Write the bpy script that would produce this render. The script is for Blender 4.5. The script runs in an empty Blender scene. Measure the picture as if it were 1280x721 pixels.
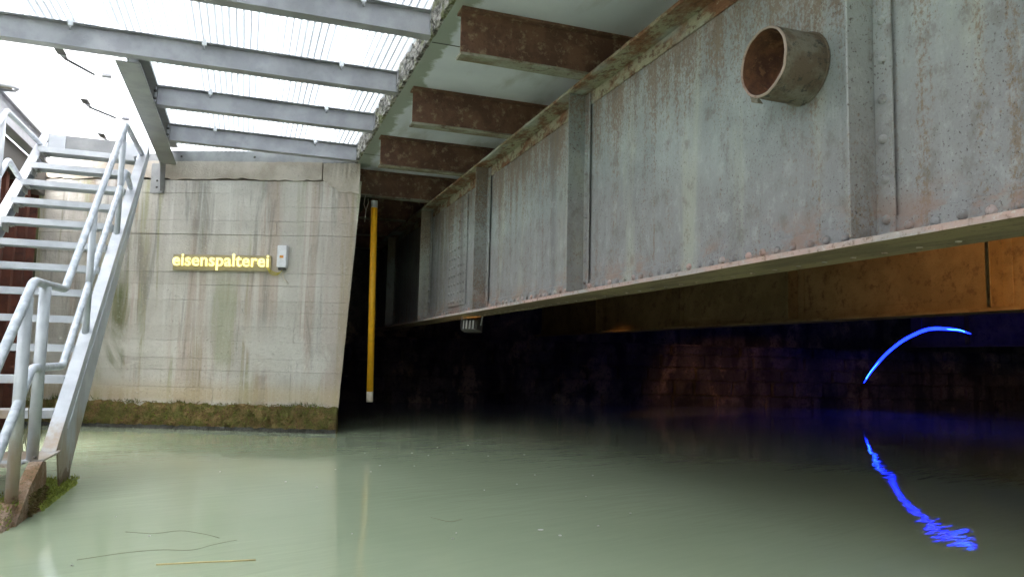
import bpy, bmesh, math, random
from mathutils import Vector, Matrix, noise
random.seed(11)
S = bpy.context.scene
COL = S.collection
R = math.radians

# ------------------------------------------------------------------ camera
YAW, PITCH, ROLL, CAMH = 0.342961, 0.0933552, 0.0232687, 0.90
fw = Vector((math.sin(YAW)*math.cos(PITCH), math.cos(YAW)*math.cos(PITCH), math.sin(PITCH)))
rt = Vector((math.cos(YAW), -math.sin(YAW), 0))
up = rt.cross(fw)
r2 = rt*math.cos(ROLL)+up*math.sin(ROLL)
u2 = -rt*math.sin(ROLL)+up*math.cos(ROLL)
cd = bpy.data.cameras.new('camera'); cam = bpy.data.objects.new('camera', cd); COL.objects.link(cam)
m = Matrix((r2, u2, -fw)).transposed().to_4x4(); m.translation = Vector((0, 0, CAMH)); cam.matrix_world = m
cd.sensor_width = 36; cd.lens = 931.7/1280*36; cd.clip_start = .05; cd.clip_end = 2000
S.camera = cam
# ------------------------------------------------------------------ world, sun, exposure
SUN_EL, SUN_AZ = R(64), R(222)          # azimuth clockwise from +Y: light from behind-left of the camera
w = bpy.data.worlds.new('World'); S.world = w; w.use_nodes = True
nt = w.node_tree; nt.nodes.clear()
sky = nt.nodes.new('ShaderNodeTexSky'); sky.sky_type = 'NISHITA'; sky.sun_disc = False
sky.sun_elevation = SUN_EL; sky.sun_rotation = SUN_AZ
sky.air_density = .8; sky.dust_density = 4; sky.ozone_density = 1
hsv = nt.nodes.new('ShaderNodeHueSaturation'); hsv.inputs['Saturation'].default_value = .35   # thin overcast veil
bg = nt.nodes.new('ShaderNodeBackground'); bg.inputs['Strength'].default_value = .15
ow = nt.nodes.new('ShaderNodeOutputWorld')
nt.links.new(sky.outputs[0], hsv.inputs['Color']); nt.links.new(hsv.outputs[0], bg.inputs['Color']); nt.links.new(bg.outputs[0], ow.inputs['Surface'])
sd = bpy.data.lights.new('sun', 'SUN'); sd.energy = 1.2; sd.angle = R(85); sd.color = (1, .97, .93)
sun = bpy.data.objects.new('sun', sd); COL.objects.link(sun)
sv = Vector((math.sin(SUN_AZ)*math.cos(SUN_EL), math.cos(SUN_AZ)*math.cos(SUN_EL), math.sin(SUN_EL)))
sun.rotation_euler = sv.to_track_quat('Z', 'Y').to_euler(); sun.location = (-4, -6, 9)
vs = S.view_settings; vs.view_transform = 'Standard'; vs.look = 'None'; vs.gamma = 1; vs.use_curve_mapping = False
vs.exposure = 3.35
S.render.engine = 'CYCLES'; S.cycles.use_denoising = True
S.cycles.max_bounces = 10; S.cycles.diffuse_bounces = 6; S.cycles.transmission_bounces = 6
S.cycles.sample_clamp_indirect = 6

# ------------------------------------------------------------------ material helpers
class NT:
    def __init__(s, name):
        s.m = bpy.data.materials.new(name); s.m.use_nodes = True
        s.t = s.m.node_tree; s.n = s.t.nodes; s.n.clear()
        s.out = s.n.new('ShaderNodeOutputMaterial')
        s.geo = s.n.new('ShaderNodeNewGeometry')
        s.pos = s.geo.outputs['Position']
    def l(s, a, b): s.t.links.new(a, b)
    def val(s, v, sock):
        if isinstance(v, (int, float)): sock.default_value = v
        elif isinstance(v, tuple): sock.default_value = v if len(v) == 4 or sock.type == 'VECTOR' else v+(1,)
        else: s.l(v, sock)
    def map(s, scale, rz=0, loc=(0, 0, 0), src=None):
        n = s.n.new('ShaderNodeMapping'); n.inputs['Scale'].default_value = scale
        n.inputs['Location'].default_value = loc
        if rz:
            q = s.n.new('ShaderNodeMapping'); q.inputs['Rotation'].default_value = (0, 0, rz)
            s.l(src or s.pos, q.inputs[0]); s.l(q.outputs[0], n.inputs[0])
        else: s.l(src or s.pos, n.inputs[0])
        return n.outputs[0]
    def noise(s, vec, scale=1, detail=4, rough=.55, dist=0):
        n = s.n.new('ShaderNodeTexNoise'); n.inputs['Scale'].default_value = scale
        n.inputs['Detail'].default_value = detail; n.inputs['Roughness'].default_value = rough
        n.inputs['Distortion'].default_value = dist; s.l(vec, n.inputs['Vector']); return n.outputs['Fac']
    def vor(s, vec, scale):
        n = s.n.new('ShaderNodeTexVoronoi'); n.inputs['Scale'].default_value = scale; s.l(vec, n.inputs['Vector']); return n.outputs['Distance']
    def ramp(s, f, a, b, va=0, vb=1):
        n = s.n.new('ShaderNodeMapRange'); n.interpolation_type = 'SMOOTHSTEP'
        n.inputs[1].default_value = a; n.inputs[2].default_value = b; n.inputs[3].default_value = va; n.inputs[4].default_value = vb
        s.l(f, n.inputs[0]); return n.outputs[0]
    def math(s, op, a, b=0):
        n = s.n.new('ShaderNodeMath'); n.operation = op; s.val(a, n.inputs[0]); s.val(b, n.inputs[1]); return n.outputs[0]
    def mix(s, f, a, b, mode='MIX'):
        n = s.n.new('ShaderNodeMix'); n.data_type = 'RGBA'; n.blend_type = mode
        s.val(f, n.inputs[0]); s.val(a, n.inputs[6]); s.val(b, n.inputs[7]); return n.outputs[2]
    def xyz(s):
        n = s.n.new('ShaderNodeSeparateXYZ'); s.l(s.pos, n.inputs[0]); return n.outputs
    def rnd(s):
        return s.n.new('ShaderNodeObjectInfo').outputs['Random']
    def bump(s, h, strength=.5, dist=.01, prev=None):
        n = s.n.new('ShaderNodeBump'); n.inputs['Strength'].default_value = strength; n.inputs['Distance'].default_value = dist
        s.l(h, n.inputs['Height'])
        if prev: s.l(prev, n.inputs['Normal'])
        return n.outputs[0]
    def pr(s, col, rough=.8, metal=0, normal=None, spec=.4, **k):
        p = s.n.new('ShaderNodeBsdfPrincipled'); s.val(col, p.inputs['Base Color']); s.val(rough, p.inputs['Roughness'])
        s.val(metal, p.inputs['Metallic']); p.inputs['Specular IOR Level'].default_value = spec
        if normal: s.l(normal, p.inputs['Normal'])
        for a, b in k.items(): s.val(b, p.inputs[a.replace('_', ' ')])
        s.l(p.outputs[0], s.out.inputs[0]); return s.m

WALLD = Vector((.9222, -.3867, 0)); WALLN = Vector((-.3867, -.9222, 0)); WALL0 = Vector((-1.662, 9.986, 0))
WRZ = math.atan2(.3867, .9222)          # turns the wall direction onto +X

def m_wall():
    s = NT('weathered_concrete')
    big = s.noise(s.map((1, 1, 1)), 1.6, 5, .6)
    st1 = s.noise(s.map((5, 1, .28), WRZ), 1, 5, .6, .3)
    st2 = s.noise(s.map((3.2, 1, .16), WRZ, (7, 3, 2)), 1, 4, .55, .2)
    st3 = s.noise(s.map((5, 1, .5), WRZ, (-4, 9, 5)), 1, 6, .65, 1.2)
    fine = s.noise(s.map((1, 1, 1)), 38, 6, .7)
    pits = s.vor(s.map((1, 1, 1)), 55)
    c = s.mix(s.ramp(big, .38, .62), (.50, .48, .44), (.62, .595, .55))
    c = s.mix(s.ramp(st1, .49, .61, 0, .7), c, (.30, .30, .15))
    c = s.mix(s.ramp(st2, .49, .60, 0, .6), c, (.44, .33, .27))
    c = s.mix(s.ramp(st3, .51, .64, 0, .6), c, (.23, .225, .205))
    st4 = s.noise(s.map((6, 1, .3), WRZ, (12, 1, 8)), 1, 6, .65, .7)
    c = s.mix(s.ramp(st4, .53, .68, 0, .7), c, (.66, .64, .60))
    z = s.xyz()[2]
    q = s.n.new('ShaderNodeVectorMath'); q.operation = 'DOT_PRODUCT'; s.l(s.pos, q.inputs[0]); q.inputs[1].default_value = WALLD
    sc = s.math('SUBTRACT', q.outputs['Value'], WALL0.dot(WALLD))
    for c0, hw, za, zb_, col, k in ((.27, .13, .55, 2.0, (.12, .14, .05), .9), (.05, .3, .5, 2.5, (.25, .25, .15), .5), (1.15, .1, 2.2, 2.8, (.22, .2, .17), .7), (1.55, .16, .6, 2.0, (.33, .34, .2), .6), (2.35, .12, .9, 3.0, (.52, .49, .45), .6), (2.75, .2, .6, 2.9, (.5, .47, .44), .5)):
        d_ = s.math('ABSOLUTE', s.math('SUBTRACT', sc, c0)); f_ = s.ramp(s.math('ADD', d_, s.math('MULTIPLY', s.math('SUBTRACT', st3, .5), hw*3)), hw, hw*.25)
        f_ = s.math('MULTIPLY', f_, s.math('MULTIPLY', s.ramp(z, za, za+.25), s.ramp(z, zb_, zb_-.5)))
        c = s.mix(s.math('MULTIPLY', f_, k), c, col)
    eff = s.noise(s.map((1.6, 1, .8), WRZ, (2, 5, 1)), 1, 5, .6, .8)
    lowz = s.math('MULTIPLY', s.ramp(z, .35, .5), s.ramp(z, 1.5, .9))
    c = s.mix(s.math('MULTIPLY', s.ramp(eff, .5, .62), lowz), c, (.62, .60, .55))
    och = s.math('MULTIPLY', s.ramp(z, .27, .36), s.ramp(z, .62, .40))
    c = s.mix(s.math('MULTIPLY', och, .6), c, (.50, .40, .23))
    c = s.mix(s.math('MULTIPLY', s.ramp(s.rnd(), 0, 1), .22), c, (.36, .33, .28))
    c = s.mix(s.ramp(fine, .57, .72, 0, .55), c, (.22, .2, .165))
    c = s.mix(s.ramp(fine, .44, .28, 0, .45), c, (.66, .63, .56))
    grit = s.noise(s.map((1, 1, 1)), 130, 3, .6)
    c = s.mix(s.ramp(grit, .6, .72, 0, .45), c, (.12, .11, .09))
    h = s.math('ADD', s.math('MULTIPLY', fine, 1.0), s.ramp(pits, 0, .25, -.35, 0))
    nb = s.bump(big, .5, .05); nb = s.bump(h, .9, .012, nb)
    return s.pr(c, .92, normal=nb, spec=.2)
def m_cap():
    s = NT('pale_cap_concrete')
    a = s.noise(s.map((1, 1, 1)), 3, 5); f = s.noise(s.map((1, 1, 1)), 45, 5, .7)
    c = s.mix(s.ramp(a, .35, .65), (.38, .33, .27), (.52, .47, .41)); c = s.mix(s.ramp(f, .55, .75, 0, .6), c, (.2, .18, .15))
    return s.pr(c, .93, normal=s.bump(f, .8, .01), spec=.2)
def m_slab():
    s = NT('painted_soffit')
    a = s.noise(s.map((1, 1, 1)), 1.2, 5); f = s.noise(s.map((1, 1, 1)), 60, 4, .7); x, y, z = s.xyz()
    c = s.mix(s.ramp(a, .35, .65), (.60, .63, .71), (.70, .73, .80))
    e = s.noise(s.map((1, 1, 1), 0, (3, 0, 0)), 4, 5, .65)
    edge = s.math('ADD', s.ramp(x, 1.15, 1.5, .42, -.4), e)
    c = s.mix(s.ramp(edge, .56, .74, 0, .75), c, (.20, .23, .15))
    d = s.noise(s.map((1, .35, 1), 0, (5, 2, 0)), 3, 5)
    c = s.mix(s.ramp(d, .52, .68, 0, .55), c, (.34, .34, .32))
    c = s.mix(s.ramp(f, .66, .76, 0, .5), c, (.2, .19, .17))
    return s.pr(c, .75, normal=s.bump(f, .35, .006), spec=.3)
def m_crumble():
    s = NT('crumbling_slab_edge')
    f = s.noise(s.map((1, 1, 1)), 18, 6, .7); v = s.vor(s.map((1, 1, 1)), 26)
    c = s.mix(s.ramp(f, .38, .6), (.10, .095, .085), (.48, .45, .41)); g = s.noise(s.map((1, 1, 1)), 5, 4)
    c = s.mix(s.ramp(g, .52, .66, 0, .7), c, (.22, .24, .10))
    return s.pr(c, .95, normal=s.bump(s.math('ADD', f, v), 1, .05), spec=.15)
def m_girder():
    s = NT('flaking_girder_paint'); x, y, z = s.xyz()
    a = s.noise(s.map((1, 1, 1)), 1.1, 5, .6); b = s.noise(s.map((1, 1, 1)), 5, 6, .65)
    c = s.mix(s.ramp(a, .34, .62), (.22, .245, .24), (.33, .355, .345))
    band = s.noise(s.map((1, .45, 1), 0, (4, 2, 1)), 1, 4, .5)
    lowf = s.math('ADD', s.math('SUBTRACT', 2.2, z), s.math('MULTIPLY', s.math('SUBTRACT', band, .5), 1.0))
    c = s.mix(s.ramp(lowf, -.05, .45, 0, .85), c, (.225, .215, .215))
    fl = s.noise(s.map((1, 2.2, .22), 0, (1, 8, 3)), 1.6, 5, .6, .3)
    c = s.mix(s.ramp(fl, .53, .68, 0, .55), c, (.37, .37, .29))
    pl = s.noise(s.map((1, 5, .35), 0, (1, 3, 6)), 1.1, 5, .6, .4)
    c = s.mix(s.ramp(pl, .60, .74, 0, .5), c, (.40, .40, .37))
    topf = s.ramp(z, 1.95, 2.85)
    stk = s.noise(s.map((1, 9, .55), 0, (2, 2, 2)), 1, 6, .65, .3)
    r1 = s.math('ADD', stk, s.math('MULTIPLY', topf, .26))
    sp = s.noise(s.map((1, 1, .7)), 62, 5, .8)
    r2_ = s.math('ADD', s.math('MULTIPLY', sp, .6), s.math('MULTIPLY', r1, .55))
    c = s.mix(s.ramp(r2_, .615, .72, 0, .75), c, (.175, .11, .06))
    spk = s.noise(s.map((1, 1.2, 1), 0, (3, 3, 3)), 75, 3, .6); patch = s.noise(s.map((1, 1, 1), 0, (9, 1, 4)), 2.2, 3)
    dots = s.math('MULTIPLY', s.ramp(spk, .61, .66), s.ramp(patch, .36, .54))
    c = s.mix(s.math('MULTIPLY', dots, .85), c, (.07, .05, .045))
    drk = s.noise(s.map((1, 3.2, .3), 0, (6, 6, 1)), 1, 5, .6, .5)
    c = s.mix(s.ramp(drk, .52, .70, 0, .55), c, (.125, .12, .12))
    mot = s.noise(s.map((1, 1, .8), 0, (2, 9, 5)), 11, 6, .7)
    c = s.mix(s.ramp(mot, .52, .66, 0, .55), c, (.15, .13, .115)); c = s.mix(s.ramp(mot, .46, .32, 0, .3), c, (.42, .43, .41))
    gr = s.noise(s.map((1, 1, 1), 0, (7, 7, 7)), 120, 4, .7)
    c = s.mix(s.ramp(gr, .60, .72, 0, .4), c, (.12, .10, .085)); c = s.mix(s.ramp(gr, .42, .3, 0, .25), c, (.44, .46, .45))
    lo = s.math('MULTIPLY', s.ramp(z, 1.62, 1.40), s.ramp(s.noise(s.map((1, .6, 1), 0, (1, 6, 2)), 6, 5, .7), .47, .6))
    c = s.mix(s.math('MULTIPLY', lo, .75), c, (.27, .17, .13))
    n = s.bump(b, .5, .02); n = s.bump(sp, .55, .006, n); n = s.bump(dots, .5, -.003, n)
    return s.pr(c, .68, normal=n, spec=.35)
def m_flange():
    s = NT('rusted_top_flange')
    a = s.noise(s.map((1, .5, 1)), 7, 6, .7); f = s.noise(s.map((1, .6, 1), 0, (3, 1, 2)), 26, 5, .75); p = s.noise(s.map((1, .4, 1), 0, (8, 4, 2)), 3, 4)
    c = s.mix(s.ramp(a, .42, .6), (.30, .29, .20), (.19, .095, .05)); c = s.mix(s.ramp(f, .5, .62, 0, .8), c, (.10, .05, .03))
    c = s.mix(s.ramp(p, .52, .64, 0, .7), c, (.36, .40, .36)); c = s.mix(s.ramp(f, .42, .32, 0, .7), c, (.45, .40, .30))
    return s.pr(c, .88, normal=s.bump(f, 1, .012), spec=.2)
def m_botflange():
    s = NT('scuffed_bottom_flange')
    a = s.noise(s.map((1, .4, 1)), 6, 5, .65); f = s.noise(s.map((1, 1, 1)), 32, 5, .7)
    c = s.mix(s.ramp(a, .4, .62), (.36, .32, .30), (.44, .30, .26)); c = s.mix(s.ramp(f, .52, .68, 0, .8), c, (.16, .11, .08))
    c = s.mix(s.ramp(f, .42, .3, 0, .6), c, (.5, .49, .47))
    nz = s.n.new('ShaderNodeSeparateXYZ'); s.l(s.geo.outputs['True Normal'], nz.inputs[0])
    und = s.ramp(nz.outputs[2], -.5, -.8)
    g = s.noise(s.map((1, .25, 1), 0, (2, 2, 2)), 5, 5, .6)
    u = s.mix(s.ramp(g, .4, .6), (.27, .21, .12), (.17, .125, .08))   # browner tone on downward faces
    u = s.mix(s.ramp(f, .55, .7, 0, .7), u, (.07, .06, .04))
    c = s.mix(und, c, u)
    return s.pr(c, .85, normal=s.bump(f, .9, .008), spec=.2)
def m_rust(name, c1, c2, c3, seed, k=1):
    s = NT(name)
    a = s.noise(s.map((1, 1, 1), 0, (seed, 2, 1)), 3*k, 6, .65); b = s.noise(s.map((1, 1, 1), 0, (seed, 5, 3)), 9*k, 6, .7); f = s.noise(s.map((1, 1, 1)), 60, 4, .75)
    c = s.mix(s.ramp(a, .4, .6), c1, c2); c = s.mix(s.ramp(b, .52, .66, 0, .85), c, c3); c = s.mix(s.ramp(f, .58, .72, 0, .6), c, (.03, .02, .018))
    return s.pr(c, .85, normal=s.bump(s.math('ADD', b, f), .8, .008), spec=.2)
def m_galv(name, c1, c2, rough=.5, k=1):
    s = NT(name)
    a = s.noise(s.map((1, 1, 1)), 5*k, 5, .6); v = s.noise(s.map((1, 1, 1)), 70, 3, .6); b = s.noise(s.map((1, 1, 1), 0, (3, 7, 2)), 1.4, 4)
    c = s.mix(s.ramp(a, .35, .65), c1, c2); c = s.mix(s.ramp(b, .5, .7, 0, .5), c, tuple(q*.62 for q in c1)); c = s.mix(s.ramp(v, .6, .75, 0, .35), c, tuple(q*.5 for q in c1))
    return s.pr(c, s.ramp(a, .3, .7, rough-.1, rough+.12), .15, normal=s.bump(v, .15, .002), spec=.5)
def m_stairgalv():
    s = NT('galvanised_stair_steel'); x, y, z = s.xyz()
    a = s.noise(s.map((1, 1, 1)), 6, 5, .6); v = s.noise(s.map((1, 1, 1)), 80, 3, .6); b = s.noise(s.map((1, 1, .4), 0, (3, 7, 2)), 4, 5, .65)
    c = s.mix(s.ramp(a, .35, .65), (.42, .44, .47), (.52, .54, .57)); c = s.mix(s.ramp(v, .6, .75, 0, .3), c, (.3, .32, .33))
    rs = s.math('ADD', b, s.ramp(z, .1, .95, .3, -.1))
    c = s.mix(s.ramp(rs, .56, .8, 0, .85), c, (.36, .27, .18))
    low = s.math('ADD', s.noise(s.map((1, 1, 1)), 14, 5, .7), s.ramp(z, .0, .26, .35, -.3))
    c = s.mix(s.ramp(low, .52, .68, 0, .9), c, (.15, .09, .055))
    return s.pr(c, .5, .25, normal=s.bump(v, .15, .002), spec=.5)
def m_water():
    s = NT('turbid_green_water'); 
    a = s.noise(s.map((1, 1, 1)), .5, 4)
    c = s.mix(s.ramp(a, .35, .65), (.30, .352, .236), (.33, .382, .26))
    w1 = s.noise(s.map((.45, 1.5, 1), R(-20)), 2.2, 3, .5, .4); w2 = s.noise(s.map((.5, 2.3, 1), R(-20), (3, 5, 0)), 6, 3, .5, .3)
    msk = s.ramp(s.noise(s.map((1, 1, 1), 0, (5, 1, 0)), .45, 2), .35, .7, .25, 1)
    n = s.bump(s.math('MULTIPLY', w1, msk), .09, .05); n = s.bump(s.math('MULTIPLY', w2, msk), .16, .02, n)
    return s.pr(c, .02, normal=n, spec=.5, IOR=1.333)
def m_translucent(name, tint, diff, webs=False):
    s = NT(name)
    tr = s.n.new('ShaderNodeBsdfTranslucent'); df = s.n.new('ShaderNodeBsdfDiffuse'); gl = s.n.new('ShaderNodeBsdfGlossy'); gl.inputs['Roughness'].default_value = .35
    a = s.noise(s.map((1, .3, 1)), 6, 4, .6); b = s.noise(s.map((1, 1, 1)), 1.1, 4)
    c = s.mix(s.ramp(a, .4, .75, 0, .22), tint, tuple(q*.72 for q in tint)); c = s.mix(s.ramp(b, .5, .75, 0, .3), c, tuple(q*.7 for q in tint))
    if webs:   # inner webs of the twin-wall sheet let less light through
        x = s.xyz()[0]; fr = s.math('FRACT', s.math('MULTIPLY', x, 1/.05)); wb = s.math('ABSOLUTE', s.math('SUBTRACT', fr, .5))
        c = s.mix(s.ramp(wb, .22, .10, 0, .8), c, tuple(q*.42 for q in tint))
    s.l(c, tr.inputs[0]); s.l(c, df.inputs[0])
    m1 = s.n.new('ShaderNodeMixShader'); m1.inputs[0].default_value = diff; s.l(tr.outputs[0], m1.inputs[1]); s.l(df.outputs[0], m1.inputs[2])
    m2 = s.n.new('ShaderNodeMixShader'); m2.inputs[0].default_value = .04; s.l(m1.outputs[0], m2.inputs[1]); s.l(gl.outputs[0], m2.inputs[2])
    s.l(m2.outputs[0], s.out.inputs[0]); return s.m
def m_moss(name, c1, c2, c3):
    s = NT(name)
    a = s.noise(s.map((1, 1, 1)), 9, 5, .7); f = s.noise(s.map((1, 1, 1)), 70, 4, .7)
    c = s.mix(s.ramp(a, .4, .6), c1, c2); c = s.mix(s.ramp(f, .5, .62, 0, .8), c, c3)
    return s.pr(c, .95, normal=s.bump(f, 1, .02), spec=.1)
def m_plain(name, col, rough=.6, metal=0, sc=30, var=.3):
    s = NT(name); f = s.noise(s.map((1, 1, 1)), sc, 4, .65)
    return s.pr(s.mix(s.ramp(f, .4, .7, 0, var), col, tuple(q*.55 for q in col)), rough, metal, normal=s.bump(f, .15, .003))
def m_emit(name, col, st, base=(.8, .8, .8)):
    s = NT(name); f = s.noise(s.map((1, 1, 1)), 9, 2)
    m_ = s.pr(base, .4, Emission_Color=col, Emission_Strength=s.ramp(f, .3, .7, st*.75, st)); return m_
def m_stone():
    s = NT('shade_darkened_masonry'); a = s.noise(s.map((1, 1, 1)), 2, 5); f = s.noise(s.map((1, 1, 1)), 22, 5, .7)  # stone colour lowered to deepen the shade under the bridge
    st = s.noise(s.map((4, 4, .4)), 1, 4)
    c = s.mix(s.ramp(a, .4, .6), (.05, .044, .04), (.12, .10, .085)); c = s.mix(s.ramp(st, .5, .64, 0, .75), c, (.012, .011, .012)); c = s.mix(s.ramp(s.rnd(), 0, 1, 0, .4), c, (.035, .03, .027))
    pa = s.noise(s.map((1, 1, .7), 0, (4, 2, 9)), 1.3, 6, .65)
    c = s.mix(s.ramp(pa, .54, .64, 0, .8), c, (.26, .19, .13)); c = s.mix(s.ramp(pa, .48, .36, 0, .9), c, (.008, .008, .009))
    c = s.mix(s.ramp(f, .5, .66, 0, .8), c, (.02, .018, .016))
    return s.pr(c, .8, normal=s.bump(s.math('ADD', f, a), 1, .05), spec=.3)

M = dict(wall=m_wall(), cap=m_cap(), slab=m_slab(), crumble=m_crumble(), girder=m_girder(), flange=m_flange(), botfl=m_botflange(),
    xbeam=m_rust('rusted_cross_beam', (.13, .07, .053), (.20, .11, .075), (.33, .245, .165), 2, 1.6), xfl=m_rust('flaking_beam_flange', (.30, .30, .24), (.20, .16, .11), (.12, .07, .045), 6),
    pipe=m_rust('stained_pipe_steel', (.22, .205, .165), (.15, .115, .08), (.06, .062, .052), 4, 2.6), pipein=m_rust('rusty_pipe_bore', (.17, .08, .043), (.09, .045, .03), (.23, .125, .065), 5, 2.5),
    rim=m_rust('bare_pipe_rim', (.34, .27, .22), (.40, .29, .24), (.22, .13, .09), 8), girder2=m_rust('brown_girder_paint', (.16, .115, .06), (.21, .15, .08), (.10, .065, .04), 9),
    pile=m_rust('rusted_sheet_pile', (.13, .045, .03), (.09, .035, .027), (.055, .025, .022), 3),
    purlin=m_galv('galvanised_purlin', (.27, .27, .29), (.37, .37, .39), .5), trimmer=m_galv('dull_galvanised_beam', (.24, .245, .25), (.33, .335, .33), .55),
    stair=m_stairgalv(), pipegalv=m_galv('galvanised_handrail', (.40, .43, .48), (.62, .65, .70), .45, 3), water=m_water(),
    sheet=m_translucent('translucent_ribbed_sheet', (.72, .755, .78), .3, True), hatch=m_translucent('white_hatch_panel', (.84, .85, .86), .3),
    moss=m_moss('brown_green_moss', (.26, .18, .08), (.165, .16, .05), (.085, .06, .03)), moss2=m_moss('bright_moss', (.30, .34, .06), (.20, .25, .05), (.09, .10, .03)), slime=m_moss('dark_tide_mark', (.06, .06, .05), (.10, .10, .09), (.02, .02, .02)),
    foot=m_moss('mossy_rusted_steel', (.40, .29, .22), (.28, .17, .10), (.14, .12, .05)), grass=m_moss('wall_weed', (.09, .13, .03), (.13, .15, .05), (.06, .08, .02)),
    yellow=m_plain('yellow_enamel', (.85, .42, .012), .4, 0, 9, .4), offwhite=m_plain('off_white_plastic', (.66, .58, .48), .5), grey=m_plain('grey_plastic', (.42, .42, .41), .5), white=m_plain('white_housing', (.74, .75, .78), .4),
    black=m_plain('black_strut', (.03, .03, .032), .4), dark=m_plain('dark_steel', (.07, .065, .06), .6), board=m_plain('sign_backboard', (.33, .30, .20), .6, 0, 12, .5), orange=m_plain('orange_sticker', (.7, .3, .05), .5),
    neon=m_emit('yellow_neon', (1, .84, .26), .2, (.8, .75, .3)), blue=m_emit('blue_arc_glow', (.003, .010, 1), 2.0, (.02, .05, .3)), cyan=m_emit('blue_arc_core', (.012, .08, 1), 2.8, (.05, .1, .4)), glass=m_plain('lamp_glass', (.10, .13, .13), .12), warm=m_emit('warm_lamp_glass', (1, .5, .14), 2),
    stone=m_stone(), soil=m_moss('bank_soil', (.12, .10, .07), (.09, .11, .05), (.06, .05, .035)), straw=m_plain('dry_straw', (.5, .42, .2), .7), twig=m_plain('dark_twig', (.17, .16, .09), .8), foam=m_plain('pale_fleck', (.5, .5, .44), .7), cable=m_plain('yellowish_cable', (.5, .42, .08), .5), tape=m_plain('asphalt', (.05, .05, .05), .9))

# ------------------------------------------------------------------ mesh helpers
class MB:
    def __init__(s): s.bm = bmesh.new()
    def box(s, x0, x1, y0, y1, z0, z1, bev=0, jit=0, seg=1):
        r = bmesh.ops.create_cube(s.bm, size=1)
        for v in r['verts']:
            v.co = Vector((x0+(x1-x0)*(v.co.x+.5), y0+(y1-y0)*(v.co.y+.5), z0+(z1-z0)*(v.co.z+.5)))
            if jit: v.co += Vector([random.uniform(-jit, jit) for _ in range(3)])
        if bev:
            es = list({e for v in r['verts'] for e in v.link_edges})
            bmesh.ops.bevel(s.bm, geom=es, offset=bev, segments=seg, affect='EDGES', profile=.6)
        return s
    def hexa(s, pts, bev=0):
        vs_ = [s.bm.verts.new(p) for p in pts]
        fs = [s.bm.faces.new([vs_[i] for i in f]) for f in ((0, 3, 2, 1), (4, 5, 6, 7), (0, 1, 5, 4), (1, 2, 6, 5), (2, 3, 7, 6), (3, 0, 4, 7))]
        if bev: bmesh.ops.bevel(s.bm, geom=list({e for f in fs for e in f.edges}), offset=bev, segments=1, affect='EDGES', profile=.6)
        return s
    def prism(s, poly, axis, a, b):
        # poly: list of 2D points in the two other axes, extruded along axis from a to b
        def P(p, t): return {'x': (t, p[0], p[1]), 'y': (p[0], t, p[1]), 'z': (p[0], p[1], t)}[axis]
        A = [s.bm.verts.new(P(p, a)) for p in poly]; B = [s.bm.verts.new(P(p, b)) for p in poly]; n = len(poly)
        s.bm.faces.new(A); s.bm.faces.new(B[::-1])
        for i in range(n): s.bm.faces.new([A[i], B[i], B[(i+1) % n], A[(i+1) % n]])
        return s
    def tube(s, pts, r, n=10, cap=True, smooth=True):
        pts = [Vector(p) for p in pts]; rings = []; ref = None
        for i, p in enumerate(pts):
            t = (pts[min(i+1, len(pts)-1)]-pts[max(i-1, 0)]).normalized()
            if ref is None: ref = Vector((0, 0, 1)) if abs(t.z) < .9 else Vector((1, 0, 0))
            a = (ref-t*ref.dot(t)).normalized(); ref = a; b = t.cross(a); rr = r[i] if isinstance(r, (list, tuple)) else r
            rings.append([s.bm.verts.new(p+(a*math.cos(2*math.pi*k/n)+b*math.sin(2*math.pi*k/n))*rr) for k in range(n)])
        for i in range(len(rings)-1):
            for k in range(n):
                f = s.bm.faces.new([rings[i][k], rings[i][(k+1) % n], rings[i+1][(k+1) % n], rings[i+1][k]]); f.smooth = smooth
        if cap: s.bm.faces.new(rings[0][::-1]); s.bm.faces.new(rings[-1])
        return s
    def dome(s, c, r, h, axis, n=8):
        # rivet head: low dome pointing along axis
        c = Vector(c); ax = Vector(axis).normalized(); a = ax.orthogonal().normalized(); b = ax.cross(a); prev = None
        for t, rr in ((0, 1), (.55, .82), (.9, .45)):
            ring = [s.bm.verts.new(c+ax*h*t+(a*math.cos(2*math.pi*k/n)+b*math.sin(2*math.pi*k/n))*r*rr) for k in range(n)]
            if prev:
                for k in range(n): f = s.bm.faces.new([prev[k], prev[(k+1) % n], ring[(k+1) % n], ring[k]]); f.smooth = True
            prev = ring
        f = s.bm.faces.new(prev); f.smooth = True; return s
    def mesh(s, name, mat):
        bmesh.ops.recalc_face_normals(s.bm, faces=s.bm.faces)
        me = bpy.data.meshes.new(name); s.bm.to_mesh(me); s.bm.free(); me.materials.append(mat); return me
    def obj(s, name, mat, parent=None, off=None):
        """mesh written in world coordinates; it hangs under parent (an Empty or part) without moving"""
        me = s.mesh(name, mat); o = bpy.data.objects.new(name, me); COL.objects.link(o)
        base = worldloc(parent) if parent else Vector(off or (0, 0, 0))
        me.transform(Matrix.Translation(-base))
        if parent: o.parent = parent
        else: o.location = base
        return o
def worldloc(o):
    v = Vector((0, 0, 0))
    while o: v += o.location; o = o.parent
    return v
def tag(o, label, cat, group=None):
    o['label'] = label; o['category'] = cat
    if group: o['group'] = group
    return o
def struct(o): o['kind'] = 'structure'; return o
def thing(name, label, cat, loc, group=None):
    o = bpy.data.objects.new(name, None); COL.objects.link(o); o.location = loc; o.empty_display_size = .1; return tag(o, label, cat, group)
def inst(me, name, parent, loc, rot=None):
    o = bpy.data.objects.new(name, me); COL.objects.link(o); o.parent = parent; o.location = Vector(loc)-worldloc(parent)
    if rot: o.rotation_euler = rot
    return o
def WP(s_, z, out=0): return WALL0+WALLD*s_+WALLN*out+Vector((0, 0, z))

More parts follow.
